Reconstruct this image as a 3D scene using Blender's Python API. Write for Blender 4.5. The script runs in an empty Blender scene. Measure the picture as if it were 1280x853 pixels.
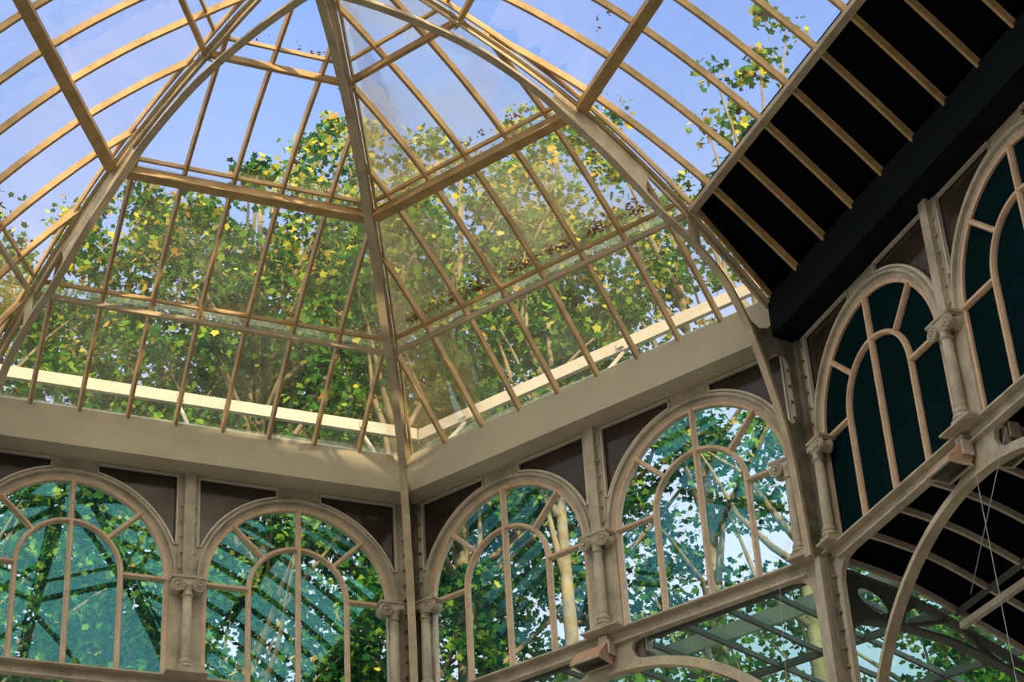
import bpy, math, random
import numpy as np
from mathutils import Vector, Matrix
from mathutils.geometry import tessellate_polygon

V = Vector
rnd = random.Random(7)
rng = np.random.default_rng(11)
scn = bpy.context.scene
COL = scn.collection
Z3 = V((0, 0, 1))

# ------------------------------------------------------------------ camera
FPX = 2621.06                      # focal length in pixels of a 1280 px wide frame
cam_d = bpy.data.cameras.new('camera')
cam_d.sensor_width = 36.0
cam_d.lens = FPX * 36.0 / 1280.0
cam_d.clip_end = 600
cam = bpy.data.objects.new('camera', cam_d)
COL.objects.link(cam)
CAM = V((-20.9941, -13.9817, -11.1492))
cr = V((0.613799, -0.787569, -0.054633))
cu = V((-0.390177, -0.362792, 0.846253))
cf = V((0.686303, 0.498113, 0.529973))
m = Matrix((cr, cu, -cf)).transposed().to_4x4()
m.translation = CAM
cam.matrix_world = m
scn.camera = cam

# ------------------------------------------------------------------ world, sun, exposure
SUN_AZ, SUN_EL = math.radians(-134), math.radians(21)
world = bpy.data.worlds.new('sky')
scn.world = world
world.use_nodes = True
wn = world.node_tree
wn.nodes.clear()
wo = wn.nodes.new('ShaderNodeOutputWorld')
wb = wn.nodes.new('ShaderNodeBackground')
tc = wn.nodes.new('ShaderNodeTexCoord')
sx = wn.nodes.new('ShaderNodeSeparateXYZ')
wr = wn.nodes.new('ShaderNodeValToRGB')
e = wr.color_ramp.elements
e[0].position = 0.0; e[0].color = (0.40, 0.42, 0.42, 1)
e[1].position = 1.0; e[1].color = (0.12, 0.21, 0.52, 1)
for p, c in ((0.05, (0.62, 0.64, 0.72, 1)), (0.43, (0.72, 0.76, 0.90, 1)), (0.54, (0.47, 0.57, 0.84, 1)), (0.62, (0.27, 0.42, 0.82, 1)), (0.70, (0.18, 0.34, 0.80, 1))):
    k = wr.color_ramp.elements.new(p); k.color = c
nz = wn.nodes.new('ShaderNodeTexNoise')
nz.inputs['Scale'].default_value = 2.2; nz.inputs['Detail'].default_value = 5
nr = wn.nodes.new('ShaderNodeMapRange')
nr.inputs['From Min'].default_value = 0.47; nr.inputs['From Max'].default_value = 0.78
nr.inputs['To Max'].default_value = 0.55
mx = wn.nodes.new('ShaderNodeMix'); mx.data_type = 'RGBA'
mx.inputs['B'].default_value = (0.56, 0.60, 0.82, 1)
wn.links.new(tc.outputs['Generated'], sx.inputs[0])
wn.links.new(sx.outputs['Z'], wr.inputs[0])
wn.links.new(tc.outputs['Generated'], nz.inputs['Vector'])
wn.links.new(nz.outputs['Fac'], nr.inputs['Value'])
wn.links.new(nr.outputs[0], mx.inputs['Factor'])
wn.links.new(wr.outputs[0], mx.inputs['A'])
# broad warm brightness of the hazy sky around the low sun, behind the camera
sd = wn.nodes.new('ShaderNodeVectorMath'); sd.operation = 'DOT_PRODUCT'
sd.inputs[1].default_value = (math.cos(SUN_AZ) * 0.85, math.sin(SUN_AZ) * 0.85, 0.53)
hz = wn.nodes.new('ShaderNodeMapRange'); hz.interpolation_type = 'SMOOTHSTEP'
hz.inputs['From Min'].default_value = 0.10; hz.inputs['From Max'].default_value = 1.0
hz.inputs['To Max'].default_value = 1.0
ha = wn.nodes.new('ShaderNodeMix'); ha.data_type = 'RGBA'
ha.inputs['B'].default_value = (2.5, 2.2, 1.7, 1)
wn.links.new(tc.outputs['Generated'], sd.inputs[0]); wn.links.new(sd.outputs['Value'], hz.inputs['Value'])
wn.links.new(hz.outputs[0], ha.inputs['Factor']); wn.links.new(mx.outputs['Result'], ha.inputs['A'])
wn.links.new(ha.outputs['Result'], wb.inputs[0])
wb.inputs[1].default_value = 1.0
wn.links.new(wb.outputs[0], wo.inputs[0])

sun_d = bpy.data.lights.new('sun', 'SUN')
sun_d.energy = 4.2
sun_d.color = (1.0, 0.76, 0.46)
sun_d.angle = math.radians(0.6)
sun = bpy.data.objects.new('sun', sun_d)
COL.objects.link(sun)
sdir = V((math.cos(SUN_AZ) * math.cos(SUN_EL), math.sin(SUN_AZ) * math.cos(SUN_EL), math.sin(SUN_EL)))
sun.rotation_euler = sdir.to_track_quat('Z', 'Y').to_euler()
sun.location = sdir * 60

vs = scn.view_settings
vs.view_transform = 'Standard'
vs.look = 'None'
vs.exposure = 0.42
vs.gamma = 1.0
vs.use_curve_mapping = False


# ------------------------------------------------------------------ materials
def mat(name):
    mm = bpy.data.materials.new(name)
    mm.use_nodes = True
    nt = mm.node_tree
    nt.nodes.clear()
    return mm, nt, nt.nodes.new('ShaderNodeOutputMaterial')


def paint(name, col, dark=0.72, rough=0.55, scale=3.0, bump=0.15, spec=0.4, grime=None):
    mm, nt, out = mat(name)
    b = nt.nodes.new('ShaderNodeBsdfPrincipled')
    t = nt.nodes.new('ShaderNodeTexCoord')
    n1 = nt.nodes.new('ShaderNodeTexNoise'); n1.inputs['Scale'].default_value = scale; n1.inputs['Detail'].default_value = 8
    n1.inputs['Roughness'].default_value = 0.7
    cr_ = nt.nodes.new('ShaderNodeValToRGB')
    g = grime or tuple(c * dark for c in col)
    cr_.color_ramp.elements[0].position = 0.34; cr_.color_ramp.elements[0].color = (*g, 1)
    cr_.color_ramp.elements[1].position = 0.60; cr_.color_ramp.elements[1].color = (*col, 1)
    n2 = nt.nodes.new('ShaderNodeTexNoise'); n2.inputs['Scale'].default_value = 60; n2.inputs['Detail'].default_value = 3
    bp = nt.nodes.new('ShaderNodeBump'); bp.inputs['Strength'].default_value = bump; bp.inputs['Distance'].default_value = 0.01
    nt.links.new(t.outputs['Object'], n1.inputs['Vector']); nt.links.new(t.outputs['Object'], n2.inputs['Vector'])
    nt.links.new(n1.outputs['Fac'], cr_.inputs[0]); nt.links.new(cr_.outputs[0], b.inputs['Base Color'])
    nt.links.new(n2.outputs['Fac'], bp.inputs['Height']); nt.links.new(bp.outputs[0], b.inputs['Normal'])
    b.inputs['Roughness'].default_value = rough
    b.inputs['Specular IOR Level'].default_value = spec
    nt.links.new(b.outputs[0], out.inputs[0])
    return mm


def glass(name, tint=(0.93, 0.97, 0.95), refl=0.10, dust=0.10, dustcol=(0.62, 0.62, 0.50), scale=1.2, streak=(1, 1, 1), fres=0.6, rc=(0.85, 1.0, 1.0)):
    mm, nt, out = mat(name)
    tr = nt.nodes.new('ShaderNodeBsdfTransparent'); tr.inputs[0].default_value = (*tint, 1)
    gl = nt.nodes.new('ShaderNodeBsdfGlossy'); gl.inputs['Roughness'].default_value = 0.01
    gl.inputs['Color'].default_value = (*rc, 1)
    df = nt.nodes.new('ShaderNodeBsdfDiffuse'); df.inputs[0].default_value = (*dustcol, 1)
    tl = nt.nodes.new('ShaderNodeBsdfTranslucent'); tl.inputs[0].default_value = (*dustcol, 1)
    dm = nt.nodes.new('ShaderNodeMixShader'); dm.inputs[0].default_value = 0.5
    nt.links.new(df.outputs[0], dm.inputs[1]); nt.links.new(tl.outputs[0], dm.inputs[2])
    lw = nt.nodes.new('ShaderNodeLayerWeight'); lw.inputs['Blend'].default_value = 0.25
    mr = nt.nodes.new('ShaderNodeMath'); mr.operation = 'MULTIPLY_ADD'
    mr.inputs[1].default_value = fres; mr.inputs[2].default_value = refl
    nt.links.new(lw.outputs['Fresnel'], mr.inputs[0])
    m1 = nt.nodes.new('ShaderNodeMixShader')
    nt.links.new(mr.outputs[0], m1.inputs[0]); nt.links.new(tr.outputs[0], m1.inputs[1]); nt.links.new(gl.outputs[0], m1.inputs[2])
    t = nt.nodes.new('ShaderNodeTexCoord')
    mp = nt.nodes.new('ShaderNodeMapping'); mp.inputs['Scale'].default_value = streak
    nt.links.new(t.outputs['Object'], mp.inputs[0])
    n1 = nt.nodes.new('ShaderNodeTexNoise'); n1.inputs['Scale'].default_value = scale; n1.inputs['Detail'].default_value = 5
    nt.links.new(mp.outputs[0], n1.inputs['Vector'])
    n2 = nt.nodes.new('ShaderNodeTexNoise'); n2.inputs['Scale'].default_value = 45; n2.inputs['Detail'].default_value = 2
    nt.links.new(t.outputs['Object'], n2.inputs['Vector'])
    r1 = nt.nodes.new('ShaderNodeMapRange'); r1.inputs['From Min'].default_value = 0.35; r1.inputs['From Max'].default_value = 0.75
    r1.inputs['To Min'].default_value = dust * 0.25; r1.inputs['To Max'].default_value = dust * 1.5
    nt.links.new(n1.outputs['Fac'], r1.inputs['Value'])
    mu = nt.nodes.new('ShaderNodeMath'); mu.operation = 'MULTIPLY'
    r2 = nt.nodes.new('ShaderNodeMapRange'); r2.inputs['From Min'].default_value = 0.3; r2.inputs['From Max'].default_value = 0.7
    r2.inputs['To Min'].default_value = 0.6; r2.inputs['To Max'].default_value = 1.4
    nt.links.new(n2.outputs['Fac'], r2.inputs['Value'])
    nt.links.new(r1.outputs[0], mu.inputs[0]); nt.links.new(r2.outputs[0], mu.inputs[1])
    m2 = nt.nodes.new('ShaderNodeMixShader')
    nt.links.new(mu.outputs[0], m2.inputs[0]); nt.links.new(m1.outputs[0], m2.inputs[1]); nt.links.new(dm.outputs[0], m2.inputs[2])
    nt.links.new(m2.outputs[0], out.inputs[0])
    return mm


def leafmat(name, greens, yellow, zlo, zhi, ymax):
    mm, nt, out = mat(name)
    g = nt.nodes.new('ShaderNodeNewGeometry')
    rp = nt.nodes.new('ShaderNodeValToRGB')
    els = rp.color_ramp.elements
    els[0].position = 0; els[0].color = (*greens[0], 1)
    els[1].position = 1; els[1].color = (*greens[-1], 1)
    for i, c in enumerate(greens[1:-1]):
        k = els.new((i + 1) / (len(greens) - 1)); k.color = (*c, 1)
    nt.links.new(g.outputs['Random Per Island'], rp.inputs[0])
    sp = nt.nodes.new('ShaderNodeSeparateXYZ'); nt.links.new(g.outputs['Position'], sp.inputs[0])
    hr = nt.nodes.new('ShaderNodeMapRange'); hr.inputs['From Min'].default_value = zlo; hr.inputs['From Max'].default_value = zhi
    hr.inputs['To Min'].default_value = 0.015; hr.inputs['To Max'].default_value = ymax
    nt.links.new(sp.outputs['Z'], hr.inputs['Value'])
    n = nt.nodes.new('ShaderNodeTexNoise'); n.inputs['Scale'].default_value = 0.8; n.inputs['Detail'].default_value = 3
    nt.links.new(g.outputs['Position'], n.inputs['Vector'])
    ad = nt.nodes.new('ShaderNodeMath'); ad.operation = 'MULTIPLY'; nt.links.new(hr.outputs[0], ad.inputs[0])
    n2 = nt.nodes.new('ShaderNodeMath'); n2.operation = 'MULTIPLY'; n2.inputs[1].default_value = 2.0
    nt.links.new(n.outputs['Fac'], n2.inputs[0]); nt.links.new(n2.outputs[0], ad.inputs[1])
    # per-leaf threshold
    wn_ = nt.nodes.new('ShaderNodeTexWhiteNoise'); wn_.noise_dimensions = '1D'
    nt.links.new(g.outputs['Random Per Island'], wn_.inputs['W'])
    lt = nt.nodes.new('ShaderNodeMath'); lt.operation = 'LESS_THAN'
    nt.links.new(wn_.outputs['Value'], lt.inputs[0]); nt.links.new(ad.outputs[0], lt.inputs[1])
    yr = nt.nodes.new('ShaderNodeValToRGB')
    yr.color_ramp.elements[0].color = (*yellow[0], 1); yr.color_ramp.elements[1].color = (*yellow[-1], 1)
    for i, c in enumerate(yellow[1:-1]):
        k = yr.color_ramp.elements.new((i + 1) / (len(yellow) - 1)); k.color = (*c, 1)
    nt.links.new(g.outputs['Random Per Island'], yr.inputs[0])
    mc = nt.nodes.new('ShaderNodeMix'); mc.data_type = 'RGBA'
    nt.links.new(lt.outputs[0], mc.inputs['Factor']); nt.links.new(rp.outputs[0], mc.inputs['A']); nt.links.new(yr.outputs[0], mc.inputs['B'])
    df = nt.nodes.new('ShaderNodeBsdfDiffuse'); tl = nt.nodes.new('ShaderNodeBsdfTranslucent')
    nt.links.new(mc.outputs['Result'], df.inputs[0]); nt.links.new(mc.outputs['Result'], tl.inputs[0])
    ms = nt.nodes.new('ShaderNodeMixShader'); ms.inputs[0].default_value = 0.45
    nt.links.new(df.outputs[0], ms.inputs[1]); nt.links.new(tl.outputs[0], ms.inputs[2])
    nt.links.new(ms.outputs[0], out.inputs[0])
    return mm


M = {
    'wall': paint('grey_cream_iron_paint', (0.64, 0.575, 0.44), 0.60, 0.6, 2.6),
    'cornice': paint('cornice_paint', (0.66, 0.61, 0.45), 0.86, 0.6, 1.0, 0.05),
    'wood': paint('pinkish_timber_paint', (0.84, 0.60, 0.40), 0.72, 0.5, 4),
    'roofbar': paint('ochre_roof_bar_paint', (0.62, 0.42, 0.19), 0.62, 0.5, 3),
    'rib': paint('rib_cream_paint', (0.66, 0.56, 0.38), 0.66, 0.5, 2.5),
    'shadedark': paint('shade_dark_iron_paint', (0.27, 0.245, 0.19), 0.45, 0.6, 3.5),  # shade on posts and rib feet put into the colour; also rear lamp housings
    'white': paint('white_line_paint', (0.78, 0.73, 0.60), 0.8, 0.5, 4),
    'gutter': paint('white_gutter_paint', (0.56, 0.50, 0.41), 0.85, 0.6, 2),
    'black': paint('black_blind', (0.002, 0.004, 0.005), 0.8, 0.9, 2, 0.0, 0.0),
    'shadeblack': paint('shade_black_cornice', (0.004, 0.008, 0.010), 0.8, 0.75, 2, 0.0, 0.1),  # right wall's cornice: its lack of light put into a near-black colour
    'teal': paint('teal_blackout_board', (0.0012, 0.014, 0.019), 0.75, 0.7, 1.2, 0.0, 0.03),
    'smoke': paint('smoked_panel_glass', (0.060, 0.044, 0.034), 0.55, 0.12, 1.5, 0.0, 0.5),
    'lampcase': paint('lamp_housing_paint', (0.62, 0.40, 0.27), 0.75, 0.5, 4),
    'lens': paint('lamp_lens', (0.02, 0.02, 0.015), 0.6, 0.08, 5, 0.0, 0.6),
    'bark': paint('plane_tree_bark', (0.34, 0.28, 0.17), 0.42, 0.9, 1.4, 0.6),
    'wire': paint('steel_wire', (0.45, 0.47, 0.45), 0.8, 0.4, 8),
    'litter': paint('dry_leaf_litter', (0.36, 0.09, 0.04), 0.35, 0.9, 9),
    'floor': paint('stone_floor', (0.26, 0.23, 0.19), 0.8, 0.6, 0.5),
    'ground': paint('park_ground', (0.10, 0.12, 0.05), 0.6, 0.9, 0.3),
    'reargrey': paint('rear_grey_paint', (0.20, 0.19, 0.16), 0.8, 0.8, 0.5),
    'steeldark': paint('truss_paint', (0.13, 0.14, 0.12), 0.7, 0.6, 3),
    'glassroof': glass('dusty_roof_glass', (0.97, 0.985, 0.99), 0.02, 0.10, (0.66, 0.66, 0.40), 1.1, (1, 1, 0.35), 0.35),
    'glasshazy': glass('hazy_roof_glass', (0.97, 0.985, 0.97), 0.02, 0.20, (0.72, 0.66, 0.40), 0.9, (1, 1, 0.5), 0.35),
    'glassclear': glass('clear_upper_roof_glass', (0.98, 0.99, 1.0), 0.005, 0.035, (0.7, 0.72, 0.72), 1.0, (1, 1, 0.3), 0.12),
    'glasswin': glass('blue_green_window_glass', (0.93, 0.98, 0.98), 0.05, 0.03, (0.25, 0.50, 0.55), 1.3, (1, 1, 1), 0.32, (0.16, 0.62, 0.78)),
    'glassaisle': glass('aisle_roof_glass', (0.72, 0.92, 0.90), 0.015, 0.018, (0.30, 0.48, 0.45), 0.8, (1, 1, 1), 0.2),
}
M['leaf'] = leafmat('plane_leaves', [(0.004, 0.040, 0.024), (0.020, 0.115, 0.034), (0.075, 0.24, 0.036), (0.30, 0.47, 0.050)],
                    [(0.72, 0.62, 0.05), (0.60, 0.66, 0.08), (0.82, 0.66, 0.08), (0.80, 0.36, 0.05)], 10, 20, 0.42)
M['leafback'] = leafmat('far_leaves', [(0.006, 0.040, 0.026), (0.015, 0.07, 0.034), (0.035, 0.11, 0.035)],
                        [(0.55, 0.50, 0.08), (0.45, 0.50, 0.10)], -2, 14, 0.12)


# ------------------------------------------------------------------ object helpers
def tag(o, label=None, cat=None, group=None, kind=None):
    if label: o['label'] = label
    if cat: o['category'] = cat
    if group: o['group'] = group
    if kind: o['kind'] = kind
    return o


def empty(name, loc=(0, 0, 0), label=None, cat=None, group=None, kind=None):
    o = bpy.data.objects.new(name, None)
    o.location = loc
    o.empty_display_size = 0.2
    COL.objects.link(o)
    return tag(o, label, cat, group, kind)


class MB:
    """collects shapes into one mesh"""
    def __init__(s):
        s.v = []; s.f = []; s.sm = []

    def add(s, vs_, fs, smooth=False):
        b = len(s.v)
        s.v += [tuple(p) for p in vs_]
        s.f += [tuple(i + b for i in f) for f in fs]
        s.sm += [smooth] * len(fs)

    def box(s, c, ax, ay, az):
        c, ax, ay, az = V(c), V(ax), V(ay), V(az)
        vs_ = [c + ax * i + ay * j + az * k for i in (-1, 1) for j in (-1, 1) for k in (-1, 1)]
        s.add(vs_, [(0, 1, 3, 2), (4, 6, 7, 5), (0, 4, 5, 1), (2, 3, 7, 6), (0, 2, 6, 4), (1, 5, 7, 3)])

    def sweep(s, pts, out, prof, smooth=False, closed=False, caps=True):
        pts = [V(p) for p in pts]
        n = len(pts); k = len(prof); vs_ = []
        outs = out if isinstance(out, list) else [V(out)] * n
        for i, p in enumerate(pts):
            if closed:
                T = (pts[(i + 1) % n] - pts[i - 1]).normalized(); sc = 1
            else:
                a = pts[max(i - 1, 0)]; b = pts[min(i + 1, n - 1)]
                T = (b - a).normalized(); sc = 1
                if 0 < i < n - 1:
                    c_ = (p - a).normalized().dot(T)
                    sc = 1 / max(c_, 0.5)
            S = T.cross(outs[i]).normalized(); O = S.cross(T).normalized()
            for (x, y) in prof:
                vs_.append(p + S * x * sc + O * y)
        fs = []
        m_ = n if closed else n - 1
        for i in range(m_):
            for j in range(k):
                a, b = i * k + j, i * k + (j + 1) % k
                c, d = ((i + 1) % n) * k + (j + 1) % k, ((i + 1) % n) * k + j
                fs.append((a, b, c, d))
        if caps and not closed:
            fs.append(tuple(reversed(range(k)))); fs.append(tuple(range((n - 1) * k, n * k)))
        s.add(vs_, fs, smooth)

    def tube(s, pts, r, seg=8, taper=None):
        pts = [V(p) for p in pts]
        n = len(pts); vs_ = []
        ref = V((0.31, 0.22, 0.93)).normalized()
        for i, p in enumerate(pts):
            T = (pts[min(i + 1, n - 1)] - pts[max(i - 1, 0)]).normalized()
            S = T.cross(ref)
            if S.length < 0.05: S = T.cross(V((1, 0, 0)))
            S.normalize(); O = S.cross(T)
            rr = r if taper is None else r * (1 + (taper - 1) * i / (n - 1))
            if isinstance(r, (list, tuple)): rr = r[i]
            for j in range(seg):
                a = 2 * math.pi * j / seg
                vs_.append(p + (S * math.cos(a) + O * math.sin(a)) * rr)
        fs = [(i * seg + j, i * seg + (j + 1) % seg, (i + 1) * seg + (j + 1) % seg, (i + 1) * seg + j) for i in range(n - 1) for j in range(seg)]
        fs += [tuple(reversed(range(seg))), tuple(range((n - 1) * seg, n * seg))]
        s.add(vs_, fs, True)

    def lathe(s, c, axis, prof, seg=16, sx=1.0):
        c, axis = V(c), V(axis).normalized()
        a = axis.orthogonal().normalized(); b = axis.cross(a)
        vs_ = [c + axis * h + (a * math.cos(2 * math.pi * j / seg) + b * math.sin(2 * math.pi * j / seg)) * r for (r, h) in prof for j in range(seg)]
        n = len(prof)
        fs = [(i * seg + j, i * seg + (j + 1) % seg, (i + 1) * seg + (j + 1) % seg, (i + 1) * seg + j) for i in range(n - 1) for j in range(seg)]
        fs += [tuple(reversed(range(seg))), tuple(range((n - 1) * seg, n * seg))]
        s.add(vs_, fs, True)

    def rivet(s, c, n, r=0.018):
        s.lathe(c, n, [(r, 0), (r * 0.85, r * 0.55), (r * 0.3, r * 0.85)], 6)

    def plate(s, F, outer, holes, d0, d1):
        """polygon with holes in a face's (t, z) plane, thickness from depth d0 to d1"""
        polys = [outer] + holes
        tri = tessellate_polygon([[V((x, z, 0)) for x, z in p] for p in polys])
        flat = [q for p in polys for q in p]
        n = len(flat)
        vs_ = [F(x, d0, z) for x, z in flat] + [F(x, d1, z) for x, z in flat]
        fs = [tuple(t) for t in tri] + [tuple(i + n for i in reversed(t)) for t in tri]
        b = 0
        for p in polys:
            k = len(p)
            for i in range(k):
                a, c = b + i, b + (i + 1) % k
                fs.append((a, c, c + n, a + n))
            b += k
        s.add(vs_, fs)

    def build(s, name, material, parent=None, label=None):
        me = bpy.data.meshes.new(name)
        me.from_pydata(s.v, [], s.f)
        me.polygons.foreach_set('use_smooth', s.sm)
        me.materials.append(material)
        me.update()
        o = bpy.data.objects.new(name, me)
        COL.objects.link(o)
        if parent:
            o.parent = parent
            o.matrix_parent_inverse = Matrix.Translation(-V(parent.location)) if parent.type == 'EMPTY' or True else Matrix()
        if label: o['label'] = label
        return o


def rect(w, d0, d1):
    return [(-w, d0), (w, d0), (w, d1), (-w, d1)]


def cham(w, d0, d1, c=0.4):       # bar section, narrower on the room side
    return [(-w * c, d0), (w * c, d0), (w, d0 + (d1 - d0) * 0.45), (w, d1), (-w, d1), (-w, d0 + (d1 - d0) * 0.45)]


# ------------------------------------------------------------------ plan of the pavilion
AX = V((-6.6178, -0.9626, 0))                 # foot of the dome's apex
P_Z = V((-5.7046, 6.4889, 0)); P_A = V((0, 3.2528, 0)); P_B = V((0, -3.2841, 0))


class Face:
    """a wall side: t runs to the right along it, d outwards, z up; t=0 is the middle of its two windows"""
    def __init__(s, p0, p1, tmid=None):
        s.p0, s.p1 = V(p0), V(p1)
        s.t = (s.p1 - s.p0).normalized()
        s.n = V((-s.t.y, s.t.x, 0))
        L = (s.p1 - s.p0).length
        s.t0 = -L / 2 if tmid is None else tmid
        s.t1 = s.t0 + L
        s.o = s.p0 - s.t * s.t0
        s.at = (AX - s.o).dot(s.t)
        s.dist = (s.o - AX).dot(s.n)

    def __call__(s, t, d, z):
        return s.o + s.t * t + s.n * d + Z3 * z

    def roof(s, t, sc, z=None, lift=0.0):     # point on the dome over this side, sc = 1 at the wall, 0 at the apex
        return AX + s.n * (s.dist * sc) + s.t * (t - s.at) + Z3 * ((prof(sc) if z is None else z) + lift)

    def trange(s, sc):
        return s.at + sc * (s.t0 - s.at), s.at + sc * (s.t1 - s.at)


PR = [(0.0, 7.02), (0.15, 6.86), (0.292, 6.57), (0.42, 6.26), (0.549, 5.84), (0.665, 5.34), (0.784, 4.72), (0.865, 4.21), (0.945, 3.68), (1.0, 3.3)]


def interp(tab, x):
    if x <= tab[0][0]: return tab[0][1]
    for i in range(len(tab) - 1):
        (a, fa), (b, fb) = tab[i], tab[i + 1]
        if x <= b:
            u = (x - a) / (b - a)
            m0 = (fb - tab[i - 1][1]) / (b - tab[i - 1][0]) * (b - a) if i > 0 else fb - fa
            m1 = (tab[i + 2][1] - fa) / (tab[i + 2][0] - a) * (b - a) if i + 2 < len(tab) else fb - fa
            return (2 * u ** 3 - 3 * u * u + 1) * fa + (u ** 3 - 2 * u * u + u) * m0 + (-2 * u ** 3 + 3 * u * u) * fb + (u ** 3 - u * u) * m1
    return tab[-1][1]


def prof(sc): return interp(PR, sc)


F0 = Face(P_Z, P_A, -3.2422)
F1 = Face(P_A, P_B)
F1 = Face(P_A, P_B, -3.2528)
d2 = V((-0.50059, -0.86568, 0))
P_C = P_B + d2 * 13.0
F2 = Face(P_B, P_C, -3.2705)
P_Y = P_Z - V((0.87498, 0.48415, 0)) * 10.0
FL = Face(P_Y, P_Z, -6.75)
P_D = V((-13.5, -16.0, 0)); P_E = V((-17.5, -9.0, 0)); P_G = V((-16.5, -1.5, 0))
F3, F4, F5, F6 = Face(P_C, P_D), Face(P_D, P_E), Face(P_E, P_G), Face(P_G, P_Y)
ZF = -12.75                                    # floor height

# ------------------------------------------------------------------ floor, ground
b = MB(); b.box((-20, -8, ZF - 0.1), (36, 0, 0), (0, 30, 0), (0, 0, 0.1))
tag(b.build('floor', M['floor']), kind='structure')
b = MB(); b.box((0, 0, ZF - 0.35), (160, 0, 0), (0, 160, 0), (0, 0, 0.1))
tag(b.build('ground', M['ground']), 'dark park ground around the pavilion', 'ground', kind='structure')

# unseen slab added behind the camera, its height keeps low sun off the walls
b = MB()
_h = V((math.cos(SUN_AZ), math.sin(SUN_AZ), 0)); _s = _h.cross(Z3)
_c = V((-3, 0, 0)) + _h * 42
b.box(_c + Z3 * 3.0, _s * 40, _h * 0.4, Z3 * 18.0)
tag(b.build('sun_block_slab', M['reargrey']), kind='structure')

# ------------------------------------------------------------------ walls
HW, Q, ZSP, TW = 1.311, 0.7095, 1.423, 1.6
RO = 1.335


def arc(cx, cz, r, a0, a1, n):
    return [(cx + r * math.cos(math.radians(a0 + (a1 - a0) * i / n)), cz + r * math.sin(math.radians(a0 + (a1 - a0) * i / n))) for i in range(n + 1)]


def win_hole(c, r=1.36):
    return [(c - r, 0.02)] + arc(c, ZSP, r, 180, 0, 28) + [(c + r, 0.02)]


def spandrel_poly(c, side, g=0.0):
    """dark panel in the corner above a round-headed window; side -1 left, 1 right; g shrinks it"""
    x_in, x_out = 0.31 + g, 1.46 - g
    zt = 3.05 - g
    R = 1.50 + g
    pts = [(x_out, zt), (x_in, zt)]
    a_top = math.degrees(math.acos(x_in / R)); a_bot = math.degrees(math.acos(min(0.999, x_out / R)))
    a_bot = max(a_bot, 21 + g * 10)
    pts += arc(0, ZSP, R, a_top, a_bot, 14)
    pts += [(x_out, ZSP + R * math.sin(math.radians(a_bot)))]
    return [(c + side * x, z) for x, z in pts]


def sill_opening(side):
    r2, c2 = 3.12, -0.43 - 3.12
    pts = [(0.33, -0.30), (0.36, -0.20), (0.46, -0.165), (2.72, -0.165), (2.88, -0.20), (2.99, -0.29), (3.04, -0.44), (3.05, -2.85)]
    for i in range(15):
        t = 3.02 - (3.02 - 0.50) * i / 14
        pts.append((t, c2 + math.sqrt(r2 * r2 - t * t)))
    pts += [(0.38, -0.42)]
    p = [(side * x, z) for x, z in pts]
    return p


def big_arch(m=0.0):
    r = 3.0; c = -0.55 - 3.0
    return [(x + m, z) for x, z in _arch(r, c)]


def _arch(r, c):
    return [(-3.0, ZF)] + [(-r * math.cos(math.pi * i / 40), c + r * math.sin(math.pi * i / 40)) for i in range(41)] + [(3.0, ZF)]


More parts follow.
